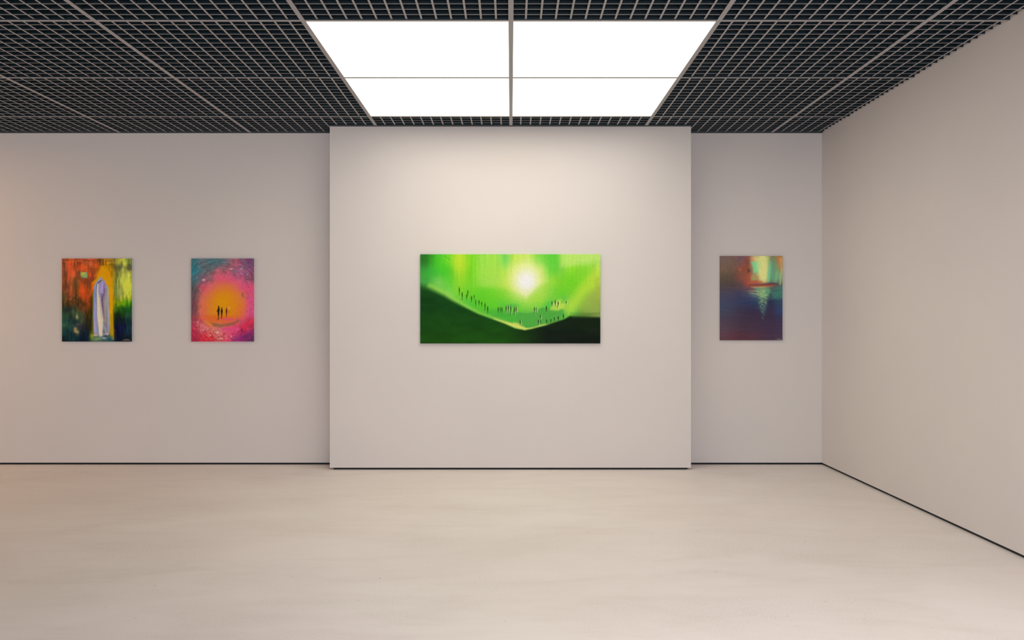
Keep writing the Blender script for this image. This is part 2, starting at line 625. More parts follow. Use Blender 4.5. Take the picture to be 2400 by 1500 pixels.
    # yellow glow around the figures
    c.poly([(688, 215), (742, 232), (800, 300), (868, 430), (880, 700), (872, 900), (884, 1180), (886, 1340),
            (842, 1335), (826, 1000), (806, 560), (750, 430), (690, 384), (640, 440), (585, 486), (560, 560),
            (552, 470), (640, 400), (665, 300)], (214, 150, 6), 26, 0.85)
    c.blob(805, 330, 60, 110, (222, 146, 6), 0.7)
    c.stroke([(560, 480), (558, 600)], 10, (222, 100, 20), 16, 0.8)
    c.stroke([(566, 600), (566, 900), (560, 1250)], 8, (112, 104, 24), 18, 0.8)
    c.stroke([(846, 560), (846, 800), (850, 960)], [18, 16, 12], (216, 156, 8), 14, 0.9)
    c.stroke([(850, 960), (858, 1200), (862, 1330)], [11, 14, 16], (158, 140, 22), 14, 0.9)
    # robed figures
    c.poly([(690, 384), (716, 398), (712, 430), (742, 428), (764, 480), (798, 530), (808, 660), (812, 900),
            (830, 1140), (820, 1262), (770, 1300), (720, 1335), (660, 1300), (578, 1270), (572, 1000), (576, 700),
            (582, 545), (612, 478), (650, 432)], (140, 140, 160), 14)
    c.stroke([(600, 540), (596, 800), (606, 1000), (622, 1230)], [14, 18, 18, 14], (138, 142, 192), 10, 0.9, 3)
    c.stroke([(608, 640), (608, 760)], 12, (104, 140, 176), 14, 0.8)
    c.stroke([(592, 1060), (600, 1220)], 12, (172, 160, 184), 12, 0.7)
    c.stroke([(640, 1080), (650, 1180)], 4, (120, 130, 140), 6, 0.8)
    c.poly([(650, 486), (700, 470), (742, 436), (762, 500), (754, 640), (716, 760), (690, 800), (668, 640)], (158, 142, 186), 12)
    c.stroke([(742, 510), (742, 620), (712, 720), (712, 880)], [6, 12, 20, 12], (108, 84, 118), 14, 0.85, 4)
    c.stroke([(776, 600), (772, 800), (782, 1100)], [8, 12, 14], (166, 156, 138), 14, 0.7, 5)
    c.stroke([(748, 740), (752, 900), (742, 1060)], [8, 12, 14], (168, 152, 116), 12, 0.8, 5)
    c.stroke([(796, 545), (800, 760), (812, 1000), (806, 1220)], [9, 13, 16, 12], (150, 152, 168), 12, 0.85, 3)
    c.stroke([(728, 900), (752, 1120)], 8, (110, 100, 96), 12, 0.6, 6)
    c.stroke([(760, 560), (752, 700), (770, 900), (776, 1150)], [8, 14, 16, 12], (118, 112, 122), 18, 0.7, 6)
    c.stroke([(700, 640), (712, 760), (722, 880), (742, 1010)], [12, 16, 14, 8], (112, 96, 118), 14, 0.75, 5)
    c.stroke([(762, 700), (764, 900), (758, 1080)], 6, (186, 172, 140), 10, 0.6, 5)
    c.stroke([(644, 505), (644, 620), (652, 760), (664, 950), (684, 1120), (690, 1290)], [7, 9, 18, 26, 34, 22], (226, 208, 176), 9, 1.0, 3)
    c.stroke([(676, 700), (700, 900), (716, 1060)], [5, 8, 10], (222, 194, 168), 12, 0.8)
    c.stroke([(640, 476), (668, 462), (700, 440)], 4.5, (38, 40, 44), 6)
    c.stroke([(628, 495), (622, 560)], 4, (84, 112, 140), 7)
    c.stroke([(744, 486), (770, 520)], 3, (70, 50, 60), 6, 0.8)
    c.stroke([(692, 396), (640, 448), (604, 500), (590, 560)], 7, (150, 166, 190), 8, 0.8)
    fig = np.clip(0.5 - c.sdf([(640, 430), (745, 430), (808, 560), (826, 1240), (580, 1240), (580, 545)]) / 20, 0, 1)
    c.C *= (1 + fig * 0.16 * (fbm(c.X / 9, c.Y / 120, 33, 3) - 0.5) * 2)[..., None]
    # ragged hem
    n = fbm(c.X / 20, c.Y / 18, 31, 4)
    hem = np.clip((c.Y - 1235 - 60 * n) / 25, 0, 1) * (c.X > 540) * (c.X < 870)
    c.mix(hem * 0.8, (62, 96, 92))
    for x, y, rx, ry, col in [(555, 1290, 30, 40, (150, 150, 20)), (610, 1275, 40, 16, (214, 196, 150)),
                              (640, 1325, 60, 26, (120, 146, 96)), (735, 1225, 16, 34, (84, 88, 90)),
                              (765, 1290, 18, 30, (44, 52, 92)), (745, 1318, 34, 10, (206, 196, 190)),
                              (600, 1350, 40, 14, (110, 140, 80)), (780, 1255, 30, 14, (190, 176, 150)),
                              (820, 1340, 40, 20, (20, 70, 96)), (690, 1250, 18, 50, (214, 196, 170))]:
        c.blob(x, y, rx, ry, col, 0.85, ragged=0.6)
    # lower left lights
    for x, y, rx, ry, col in [(300, 1180, 26, 26, (186, 150, 90)), (300, 1215, 22, 22, (178, 152, 84)),
                              (332, 1225, 24, 22, (150, 162, 106)), (330, 1000, 22, 40, (150, 142, 84)),
                              (322, 985, 7, 22, (196, 188, 130)), (340, 1110, 20, 20, (92, 84, 84)),
                              (355, 960, 26, 12, (60, 92, 76))]:
        c.blob(x, y, rx, ry, col, 0.85, ragged=0.9, seed=int(x))
    # right side accents
    for x, y, rx, ry, col in [(1060, 190, 28, 48, (214, 216, 74)), (990, 230, 40, 46, (82, 84, 64)),
                              (1130, 200, 16, 26, (78, 76, 68)), (1136, 270, 20, 14, (66, 62, 52)),
                              (1080, 520, 50, 100, (210, 216, 66)), (1060, 380, 40, 60, (188, 192, 76)),
                              (905, 560, 12, 160, (112, 122, 66)), (985, 640, 40, 60, (160, 170, 84))]:
        c.blob(x, y, rx, ry, col, 0.75, ragged=0.6)
    c.stroke([(925, 830), (1010, 800), (1130, 765)], 4, (92, 160, 12), 8, 0.8)
    c.C *= (1 - 0.35 * np.clip((c.Y - 1350) / 20, 0, 1))[..., None]
    return c


def paint_tunnel():
    """pink and orange tunnel of light with four small figures"""
    c = Canvas((120, 105, 1070, 1370), 148, 198)
    g = [
     [(60,110,115),(100,105,110),(70,110,115),(75,105,110),(105,100,105),(175,90,105),(150,75,105),(110,65,100)],
     [(45,120,130),(85,105,110),(110,95,95),(180,90,105),(190,85,100),(140,85,105),(150,90,120),(135,75,105)],
     [(65,100,108),(130,85,105),(150,85,100),(225,85,120),(230,85,125),(210,80,125),(180,80,115),(130,75,95)],
     [(80,82,85),(200,75,100),(215,95,115),(225,110,95),(232,120,70),(225,110,90),(225,80,130),(215,75,115)],
     [(95,72,78),(205,100,100),(225,115,85),(235,145,35),(238,155,15),(232,135,40),(200,112,75),(205,75,120)],
     [(105,65,75),(225,110,90),(232,130,60),(242,165,8),(242,152,5),(236,142,20),(235,120,60),(215,75,130)],
     [(105,65,75),(230,105,90),(236,140,45),(252,165,8),(242,152,8),(236,138,20),(235,110,70),(205,75,130)],
     [(150,60,80),(195,85,90),(228,105,50),(215,95,60),(205,80,70),(185,70,85),(190,70,105),(190,55,90)],
     [(185,50,75),(195,80,100),(200,105,100),(200,110,110),(215,75,120),(215,70,115),(180,45,85),(170,45,75)],
     [(155,40,65),(205,45,62),(208,42,58),(190,72,80),(205,65,90),(190,60,110),(140,40,95),(100,45,85)]]
    dx, dy = c.X - 620, (c.Y - 790) * 0.93
    r = np.hypot(dx, dy)
    th = np.arctan2(dy, dx)
    c.wash(g, 22, 60, 60, 8)
    c.blob(610, 800, 330, 350, (236, 112, 66), 0.5)
    c.blob(610, 800, 250, 265, (238, 134, 40), 0.6)
    c.blob(605, 800, 185, 190, (246, 160, 8), 0.75)
    # strokes that follow the circle
    arc = fbm(th * 9 + 40, r / 13, 51, 3)
    fine = fbm(th * 24 + 90, r / 7, 52, 3)
    amt = np.clip((r - 180) / 360, 0.04, 1) * 0.75
    c.C *= (1 + 0.5 * amt * (arc - 0.5) * 2 * 0.6)[..., None]
    c.C *= (1 + 0.45 * amt * (fine - 0.5))[..., None]
    # grey-teal breaks, upper left and rim
    n = fbm(th * 12 + 10, r / 22, 61, 4)
    zone = np.clip((r - 330) / 120, 0, 1) * np.clip((700 - c.Y + (620 - c.X) * 0.5) / 500, 0, 1)
    c.mix(np.clip((n - 0.54) * 7, 0, 1) * zone * 0.6, (78, 104, 108))
    zone2 = np.clip((r - 300) / 120, 0, 1)
    n2 = fbm(th * 16 + 3, r / 14, 63, 4)
    c.mix(np.clip((n2 - 0.66) * 9, 0, 1) * zone2 * 0.6, (92, 62, 78))
    n3 = fbm(th * 20 + 7, r / 10, 64, 3)
    c.mix(np.clip((n3 - 0.70) * 9, 0, 1) * zone2 * 0.6 * (c.Y < 1000), (150, 130, 160))
    # pale specks along the lower arc
    zone3 = np.exp(-((r - 455) / 90) ** 2) * (c.Y > 1060) * np.clip((760 - c.X) / 200, 0, 1)
    c.mix(np.clip((fbm(th * 26, r / 8, 65, 3) - 0.56) * 7, 0, 1) * zone3 * 0.8, (228, 176, 150))
    for x, y, rx, ry in [(575, 1325, 30, 9), (730, 1292, 12, 10), (824, 1184, 7, 16), (646, 1284, 10, 8), (520, 1232, 26, 12),
                         (730, 262, 26, 10), (978, 346, 9, 8), (885, 258, 20, 6), (310, 430, 24, 16), (660, 1322, 14, 6)]:
        c.blob(x, y, rx, ry, (232, 200, 186), 0.9, ragged=0.6)
    # shadow arc under the ground
    c.stroke([(400, 1085), (480, 1115), (560, 1128), (700, 1110), (800, 1080), (850, 1045)], [10, 26, 26, 20, 14, 8], (128, 92, 62), 26, 0.75, 8)
    c.stroke([(330, 1060), (420, 1110)], 14, (236, 150, 40), 20, 0.6)
    c.stroke([(600, 1180), (760, 1170), (860, 1180)], 22, (222, 70, 128), 26, 0.6)
    c.stroke([(900, 1150), (1060, 1060)], 30, (208, 44, 66), 40, 0.7)
    c.stroke([(1070, 1200), (930, 1300), (760, 1350)], 22, (118, 44, 104), 34, 0.7)
    c.blob(500, 1000, 260, 34, (236, 96, 30), 0.6)
    c.blob(660, 1030, 110, 16, (224, 70, 130), 0.8)
    c.poly([(888, 1160), (916, 1200), (892, 1236), (866, 1204)], (128, 40, 66), 10, 0.9)
    c.blob(905, 660, 26, 50, (150, 84, 74), 0.8, ragged=0.9)
    c.blob(960, 700, 30, 20, (168, 84, 96), 0.7, ragged=0.9)
    # figures
    dark = (30, 28, 26)
    c.person(536, 826, 1034, 24, dark, 1, 5, 4)
    c.stroke([(520, 900), (504, 916)], 3, dark, 5)
    c.stroke([(528, 1034), (516, 1042)], 5, (120, 40, 40), 6)
    c.person(585, 848, 1024, 21, (34, 30, 26), 1, 5, 2)
    c.person(658, 855, 1000, 17, (70, 36, 28), 1, 5, 0)
    c.person(698, 845, 972, 12, (214, 120, 40), 0.9, 5, 0)
    c.blob(702, 856, 9, 22, (236, 190, 130), 0.95)
    c.stroke([(696, 900), (700, 940)], 5, (150, 80, 40), 6, 0.8)
    return c


def paint_sea():
    """dark sea at night under a torn yellow and turquoise sky"""
    c = Canvas((112, 125, 1020, 1355), 147, 199)
    g = [
     [(105,85,80),(110,85,75),(110,80,85),(135,80,75),(190,160,110),(215,220,130),(120,130,90),(170,120,70)],
     [(110,85,70),(105,80,65),(130,75,60),(140,70,55),(130,205,140),(228,225,135),(110,160,120),(130,150,100)],
     [(85,75,60),(90,70,60),(120,75,60),(165,80,60),(165,150,110),(225,215,120),(100,165,120),(115,165,120)],
     [(75,65,65),(75,62,62),(85,65,70),(110,65,65),(150,72,66),(120,80,70),(90,70,74),(75,100,90)],
     [(70,65,85),(65,62,88),(60,58,85),(68,70,92),(84,110,112),(120,150,112),(56,84,86),(55,105,95)],
     [(60,65,90),(58,62,88),(50,58,88),(45,52,88),(40,60,90),(50,75,88),(40,42,72),(45,65,90)],
     [(60,65,88),(58,60,80),(55,50,72),(52,45,68),(50,42,66),(48,52,75),(50,42,68),(45,55,90)],
     [(70,60,78),(66,54,72),(62,48,68),(58,45,64),(58,44,64),(55,43,64),(54,43,66),(55,48,78)],
     [(80,62,76),(74,55,68),(68,50,64),(66,48,64),(64,46,66),(62,46,66),(60,44,66),(60,48,74)],
     [(90,58,68),(86,50,62),(78,46,56),(76,46,58),(76,46,60),(68,46,64),(64,46,66),(64,50,70)]]
    c.wash(g, 12, 60, 60, 15)
    sea = np.clip((c.Y - 560) / 20, 0, 1)
    c.C *= (1 + sea * 0.09 * (fbm(c.X / 160, c.Y / 9, 71, 3) - 0.5) * 2)[..., None]
    c.C *= (1 + (1 - sea) * 0.08 * (fbm(c.X / 16, c.Y / 50, 72, 3) - 0.5) * 2)[..., None]
    # sky
    c.blob(735, 330, 78, 190, (230, 228, 138), 0.95)
    c.poly([(560, 140), (830, 135), (806, 300), (800, 500), (690, 505), (640, 380), (650, 240), (560, 180)], (226, 226, 140), 40, 0.55)
    c.poly([(552, 200), (650, 215), (660, 330), (670, 378), (600, 370), (570, 290)], (126, 212, 146), 24, 0.9)
    c.blob(665, 250, 34, 60, (170, 224, 146), 0.6)
    c.stroke([(840, 200), (830, 330), (815, 480)], [14, 18, 22], (112, 198, 142), 26, 0.8, 8)
    c.stroke([(900, 190), (890, 400), (880, 500)], [30, 26, 20], (96, 150, 116), 40, 0.7, 8)
    c.stroke([(940, 350), (920, 500)], 14, (120, 180, 126), 20, 0.7)
    c.poly([(460, 180), (545, 150), (548, 240), (580, 310), (560, 400), (640, 385), (676, 430), (674, 470), (720, 500),
            (560, 545), (470, 565), (440, 520), (380, 440), (400, 300), (450, 260)], (142, 74, 56), 80, 0.4)
    c.blob(430, 400, 60, 50, (122, 74, 62), 0.6, ragged=0.8)
    c.blob(500, 210, 40, 50, (120, 66, 52), 0.6, ragged=0.8)
    c.stroke([(560, 250), (575, 330), (540, 440), (500, 520)], [12, 14, 16, 20], (176, 80, 54), 40, 0.5, 14)
    c.poly([(566, 420), (610, 395), (660, 430), (664, 474), (560, 486)], (166, 160, 96), 14, 0.8)
    c.stroke([(585, 430), (650, 434)], 4, (190, 112, 70), 10, 0.8)
    c.stroke([(520, 520), (610, 500), (720, 505)], [10, 14, 8], (198, 88, 56), 14, 0.85)
    c.blob(402, 322, 18, 18, (200, 100, 70), 0.95)
    c.blob(528, 338, 22, 30, (58, 54, 56), 0.9, ragged=0.8)
    c.blob(580, 184, 30, 18, (214, 130, 84), 0.9, ragged=0.6)
    c.blob(575, 160, 20, 14, (214, 130, 84), 0.6)
    c.blob(410, 150, 50, 22, (96, 76, 98), 0.7)
    c.blob(330, 150, 40, 16, (130, 92, 84), 0.5)
    for k, (x0, y0, x1, y1) in enumerate([(980, 150, 970, 300), (1000, 160, 1008, 380), (1010, 300, 985, 540),
                                          (960, 180, 985, 330), (1014, 150, 1015, 300)]):
        c.stroke([(x0, y0), (x1, y1)], 7, [(226, 150, 80), (232, 168, 84), (214, 190, 104), (206, 112, 62), (196, 140, 70)][k], 14, 0.85)
    # headland and its lit foot
    c.stroke([(560, 556), (640, 545), (760, 540), (880, 530), (960, 540)], [6, 12, 16, 16, 8], (104, 64, 66), 12, 0.9)
    c.stroke([(480, 560), (640, 560), (760, 556), (920, 552)], [4, 9, 11, 6], (168, 72, 50), 9, 0.85)
    c.stroke([(820, 524), (900, 520), (970, 548)], [5, 8, 6], (78, 62, 78), 10, 0.8)
    c.stroke([(560, 578), (640, 582), (720, 578), (880, 574)], [2, 5, 5, 2], (216, 206, 118), 7, 0.95)
    # reflection
    c.poly([(600, 590), (830, 590), (860, 640), (800, 700), (760, 740), (700, 720), (660, 650)], (96, 160, 118), 36, 0.8)
    c.poly([(840, 600), (1018, 580), (1018, 730), (880, 740)], (62, 118, 104), 50, 0.75)
    c.stroke([(860, 632), (960, 630)], 6, (60, 62, 70), 10, 0.7)
    c.stroke([(512, 638), (600, 640), (760, 634)], [3, 5, 4], (168, 176, 124), 7, 0.85)
    c.stroke([(530, 664), (640, 678), (740, 684)], [3, 6, 4], (176, 186, 128), 8, 0.85)
    c.stroke([(500, 656), (700, 654)], 4, (70, 62, 84), 8, 0.7)
    c.stroke([(440, 740), (660, 742)], 10, (44, 52, 98), 20, 0.6)
    c.stroke([(800, 742), (1015, 735)], 6, (50, 110, 110), 14, 0.6)
    c.blob(985, 930, 50, 40, (40, 62, 110), 0.7)
    rng = np.random.RandomState(5)
    for y in np.arange(640, 1060, 7.0):
        k = (y - 640) / 420.0
        half = 85 * (1 - k) ** 1.1 + 10
        for _ in range(3 if k < 0.75 else 1):
            x = 735 + rng.uniform(-half, half)
            w = rng.uniform(8, 26) * (1 - 0.5 * k)
            col = np.array((206, 218, 120)) * (1 - k) + np.array((84, 150, 160)) * k
            if rng.rand() < 0.22:
                col = np.array((44, 92, 104))
            c.stroke([(x - w, y + rng.uniform(-3, 3)), (x, y + 2), (x + w, y + rng.uniform(-3, 3))], [0.8, 3.2, 0.8], col, 6, 0.8 * (1 - 0.5 * k))
    for y, w, k in [(600, 90, .5), (622, 60, .5), (700, 60, .6), (720, 46, .6), (770, 44, .7), (792, 56, .75), (840, 34, .5), (880, 28, .5)]:
        c.stroke([(738 - w, y + 4), (735, y), (740 + w, y + 5)], [1, 4, 1], (190, 210, 116) if y < 800 else (110, 170, 130), 7, k)
    c.C = c.C * 0.93 + np.array((118, 96, 84)) * 0.07 + 4
    c.mix(np.exp(-((c.X - 150) / 190) ** 2 - ((c.Y - 180) / 230) ** 2) * 0.45, (128, 104, 92))
    c.soften(1)
    return c


def paint_valley():
    """green valley with a white sun and rows of tiny figures"""
    c = Canvas((78, 85, 2330, 1200), 424, 210)
    g = [
     [(50,130,40),(75,195,45),(115,220,45),(190,225,55),(130,215,40),(150,220,75),(165,225,75),(120,215,90),(185,225,70),(195,230,90),(120,215,60),(75,200,60),(150,220,85),(185,230,105),(185,230,110),(195,232,110)],
     [(60,155,60),(65,190,60),(80,205,45),(170,220,50),(125,215,40),(160,222,75),(165,222,75),(170,225,70),(220,232,110),(235,238,150),(205,228,100),(90,205,50),(130,210,70),(150,220,50),(150,220,60),(190,225,75)],
     [(75,165,70),(115,205,80),(100,210,55),(150,218,50),(125,215,45),(150,220,75),(165,222,80),(185,225,75),(225,232,130),(240,240,180),(215,230,110),(140,215,55),(125,210,45),(115,210,40),(150,220,50),(185,220,65)],
     [(60,140,50),(110,200,80),(130,215,85),(125,215,50),(110,210,45),(105,210,40),(120,215,45),(140,215,50),(190,228,80),(225,235,110),(180,226,80),(110,205,70),(100,205,50),(125,210,50),(160,220,60),(170,200,75)],
     [(40,110,40),(70,160,60),(115,205,85),(95,195,70),(90,200,60),(95,205,45),(95,205,50),(80,200,60),(85,200,60),(130,213,65),(120,212,62),(90,198,64),(140,205,75),(155,215,80),(150,205,65),(150,175,75)],
     [(30,80,30),(40,100,35),(60,140,50),(80,170,60),(85,185,60),(85,185,55),(80,180,65),(75,185,65),(70,180,60),(75,180,70),(95,180,80),(85,170,70),(100,190,75),(115,205,75),(90,140,55),(140,165,85)],
     [(30,80,30),(30,80,30),(40,90,35),(60,120,40),(70,150,50),(90,170,60),(100,175,65),(100,170,60),(75,178,60),(75,172,60),(85,172,66),(110,160,60),(90,130,50),(60,80,40),(40,60,35),(40,50,30)],
     [(30,80,25)] * 16]
    c.wash(g, 10, 90, 140, 25)
    # vertical drips of paint in the upper half
    n = fbm(c.X / 14, c.Y / 400, 81, 3)
    c.C *= (1 + 0.10 * np.clip((520 - c.Y) / 300, 0, 1) * (n - 0.5) * 2)[..., None]
    c.blob(1140, 140, 60, 110, (100, 208, 90), 0.5)
    c.blob(1560, 140, 70, 100, (92, 204, 62), 0.55)
    c.poly([(1620, 60), (1810, 60), (1812, 300), (1760, 330), (1600, 180)], (92, 204, 56), 60, 0.75)
    c.poly([(1830, 60), (2330, 60), (2330, 190), (2060, 210), (1840, 240)], (190, 230, 108), 60, 0.7)
    c.poly([(1810, 330), (2060, 230), (2300, 190), (2200, 330), (1900, 560), (1740, 640)], (120, 212, 44), 90, 0.5)
    c.blob(560, 190, 90, 120, (192, 224, 52), 0.75)
    c.blob(330, 270, 90, 90, (84, 206, 40), 0.6)
    c.blob(170, 330, 90, 80, (66, 182, 60), 0.6)
    c.blob(330, 450, 80, 80, (128, 208, 88), 0.6)
    c.poly([(820, 100), (1100, 100), (1120, 520), (850, 500)], (166, 224, 80), 40, 0.45)
    # low hill line under the sky
    c.poly([(700, 620), (860, 510), (960, 498), (1090, 520), (1300, 560), (1420, 620), (1560, 600), (1600, 700), (1300, 820), (900, 760)],
           (104, 208, 44), 60, 0.5)
    # sun
    d = np.hypot((c.X - 1408) / 1.0, (c.Y - 400) / (1.15))
    c.mix(np.exp(-(d / 255) ** 2.0) * 0.8, (216, 232, 100))
    c.mix(np.exp(-(d / 190) ** 2.4) * 0.95, (238, 238, 190))
    d2 = np.hypot((c.X - 1405), (c.Y - 425) / 1.1)
    c.mix(np.exp(-(d2 / 120) ** 2.6), (246, 242, 238))
    c.poly([(1330, 540), (1500, 520), (1400, 640)], (236, 238, 190), 40, 0.6)
    c.poly([(1510, 520), (1620, 450), (1720, 440), (1740, 620), (1600, 700), (1480, 650), (1440, 620)], (150, 216, 60), 60, 0.5)
    c.blob(1500, 640, 120, 60, (176, 224, 74), 0.45)
    # far shore and plain
    c.poly([(1250, 820), (1330, 820), (1430, 835), (1540, 800), (1600, 752), (1680, 780), (1740, 752), (1800, 780), (1860, 760),
            (1880, 830), (1800, 900), (1640, 960), (1480, 1000), (1380, 985), (1300, 930)], (84, 172, 68), 16, 0.9)
    c.stroke([(1300, 815), (1400, 832), (1480, 826), (1560, 780), (1610, 755), (1680, 770), (1745, 752), (1795, 785)], 3, (60, 160, 66), 8, 0.8)
    c.poly([(1700, 780), (1720, 710), (1840, 640), (1836, 700), (1900, 705), (1870, 760), (1800, 790)], (200, 226, 84), 22, 0.8)
    c.blob(1690, 715, 60, 34, (84, 200, 74), 0.7)
    c.blob(1880, 640, 40, 40, (100, 200, 80), 0.6)
    c.blob(1220, 730, 80, 26, (70, 182, 84), 0.6)
    c.poly([(960, 780), (1290, 790), (1300, 860), (1240, 930), (1000, 860), (900, 820)], (78, 186, 60), 30, 0.6)
    for k in range(7):
        x = 1040 + k * 38
        c.stroke([(x, 828), (x - 60, 862)], 3, (70, 150, 44), 8, 0.5)
    c.poly([(1880, 760), (2060, 520), (2330, 270), (2330, 420), (2120, 620), (1950, 840)], (186, 224, 66), 110, 0.75)
    c.poly([(2060, 760), (2140, 600), (2330, 500), (2330, 830), (2100, 840)], (156, 180, 80), 90, 0.6)
    c.stroke([(2290, 400), (2300, 620)], 26, (168, 184, 70), 50, 0.5)
    # dark foreground hills
    lp = [(60, 470), (200, 520), (380, 605), (480, 668), (640, 752), (800, 832), (1000, 905), (1130, 952), (1260, 1012), (1390, 1036)]
    c.stroke([(200, 490), (380, 570), (480, 636), (640, 728), (800, 812), (1000, 884), (1130, 930), (1250, 985), (1390, 1022)],
             [36, 34, 30, 24, 18, 15, 16, 18, 12], (150, 212, 80), 40, 0.8)
    c.stroke([(1000, 890), (1130, 936), (1290, 985), (1390, 1020)], [6, 12, 26, 14], (228, 226, 112), 16, 0.9)
    c.stroke([(1390, 1018), (1460, 1010), (1560, 980), (1660, 958)], [12, 9, 9, 5], (222, 226, 112), 12, 0.95)
    c.poly([(1240, 930), (1310, 945), (1390, 985), (1380, 1010), (1250, 985)], (214, 222, 100), 18, 0.7)
    c.stroke([(1340, 972), (1420, 994), (1500, 990), (1560, 972)], 5, (50, 150, 60), 9, 0.7)
    sl = c.sdf(lp + [(1390, 1400), (0, 1400)])
    softl = np.interp(c.X, [78, 300, 700, 1300], [130, 80, 34, 10])
    rp = [(1380, 1036), (1450, 1024), (1650, 976), (1750, 940), (1880, 898), (1950, 855), (2120, 866), (2330, 872), (2400, 1400), (1380, 1400)]
    sr = c.sdf(rp)
    softr = np.interp(c.X, [1400, 1900, 2000, 2300], [8, 12, 60, 40])
    t = np.clip((c.X - 1150) / 500, 0, 1)[..., None]
    k = np.clip((c.Y - 700) / 450, 0, 1)[..., None]
    left = np.array((24, 68, 26)) * (1 - k) + np.array((32, 78, 20)) * k
    right = np.array((26, 46, 22)) * (1 - k) + np.array((24, 32, 24)) * k
    hill = left * (1 - t) + right * t
    hill = hill * (1 + 0.16 * (fbm(c.X / 200, c.Y / 60, 91, 3) - 0.5) * 2)[..., None]
    for s, so in ((sl, softl), (sr, softr)):
        a = np.clip(0.5 - s / so, 0, 1)
        a = (a * a * (3 - 2 * a))[..., None]
        c.C = c.C * (1 - a) + hill * a
    c.blob(2210, 840, 130, 14, (96, 130, 50), 0.5)
    c.stroke([(1960, 826), (2150, 830), (2330, 822)], 6, (70, 90, 40), 26, 0.4)
    c.soften(2)
    # figures: x, top, bottom, strength, pale halo
    ppl = [(566, 496, 600, .8, 0), (602, 555, 655, .85, 0), (672, 534, 610, .75, 0), (658, 580, 655, .75, 0), (719, 606, 685, .8, 0),
           (752, 594, 655, .55, 0), (771, 650, 740, .65, 0), (812, 655, 728, .8, 0), (846, 674, 745, .7, 0), (887, 690, 790, .8, 0),
           (921, 735, 828, .9, 0), (1052, 742, 822, .8, 0), (1078, 740, 824, .6, 0), (1100, 742, 826, .85, 0), (1153, 724, 822, .95, 1),
           (1180, 722, 820, .9, 1), (1211, 722, 846, 1, 1), (1256, 740, 850, .9, 1), (1277, 736, 828, 1, 1),
           (1507, 746, 820, .9, 1), (1530, 748, 812, .6, 1), (1655, 728, 806, .95, 0), (1727, 672, 738, .9, 1), (1767, 656, 735, 1, 1),
           (1803, 672, 742, .95, 1), (1793, 730, 768, .6, 1), (1904, 668, 710, 1, 1), (1329, 905, 976, 1, 1), (1583, 838, 900, .7, 1),
           (1558, 900, 970, 1, 1), (1580, 905, 960, .8, 0), (1659, 896, 962, .8, 0), (1711, 892, 940, .95, 0), (1753, 870, 925, .9, 0),
           (1804, 858, 918, 1, 0), (1868, 832, 900, 1, 0)]
    for x, y0, y1, s, halo in ppl:
        if halo:
            c.stroke([(x + 9, y0 + 6), (x + 11, y0 + (y1 - y0) * 0.6), (x + 6, y1)], [3, 5, 2], (226, 232, 170), 7, 0.75)
        c.person(x, y0, y1, 8.5 if y1 - y0 < 60 else 10, (26, 52, 20), s * 0.95, 6)
    c.stroke([(200, 105), (230, 120), (260, 100)], 3, (50, 120, 40), 6, 0.6)
    c.stroke([(380, 110), (420, 128), (450, 155)], 3, (60, 150, 40), 7, 0.6)
    c.blob(110, 140, 70, 90, (44, 108, 36), 0.55)
    return c


def paint_material(name):
    m = new_mat(name, (128, 128, 128), 0.7, 0.12)
    b = m.node_tree.nodes['Principled BSDF']
    at = N(m, 'ShaderNodeAttribute')
    at.attribute_name = 'pigment'
    tc = N(m, 'ShaderNodeTexCoord')
    n = N(m, 'ShaderNodeTexNoise')
    n.inputs['Scale'].default_value = 60
    n.inputs['Detail'].default_value = 4
    L(m, tc.outputs['Object'], n.inputs['Vector'])
    r = N(m, 'ShaderNodeValToRGB')
    r.color_ramp.elements[0].position = 0.3
    r.color_ramp.elements[0].color = (0.95, 0.95, 0.95, 1)
    r.color_ramp.elements[1].position = 0.7
    r.color_ramp.elements[1].color = (1.04, 1.04, 1.04, 1)
    L(m, n.outputs['Fac'], r.inputs['Fac'])
    x = N(m, 'ShaderNodeMix', data_type='RGBA', blend_type='MULTIPLY')
    x.inputs[0].default_value = 1.0
    L(m, at.outputs['Color'], x.inputs[6])
    L(m, r.outputs['Color'], x.inputs[7])
    L(m, x.outputs[2], b.inputs['Base Color'])
    bp = N(m, 'ShaderNodeBump')
    bp.inputs['Strength'].default_value = 0.08
    bp.inputs['Distance'].default_value = 0.001
    L(m, n.outputs['Fac'], bp.inputs['Height'])
    L(m, bp.outputs['Normal'], b.inputs['Normal'])
    return m


M_INK = new_mat('pale_signature_paint', (176, 172, 168), 0.6, 0.2)


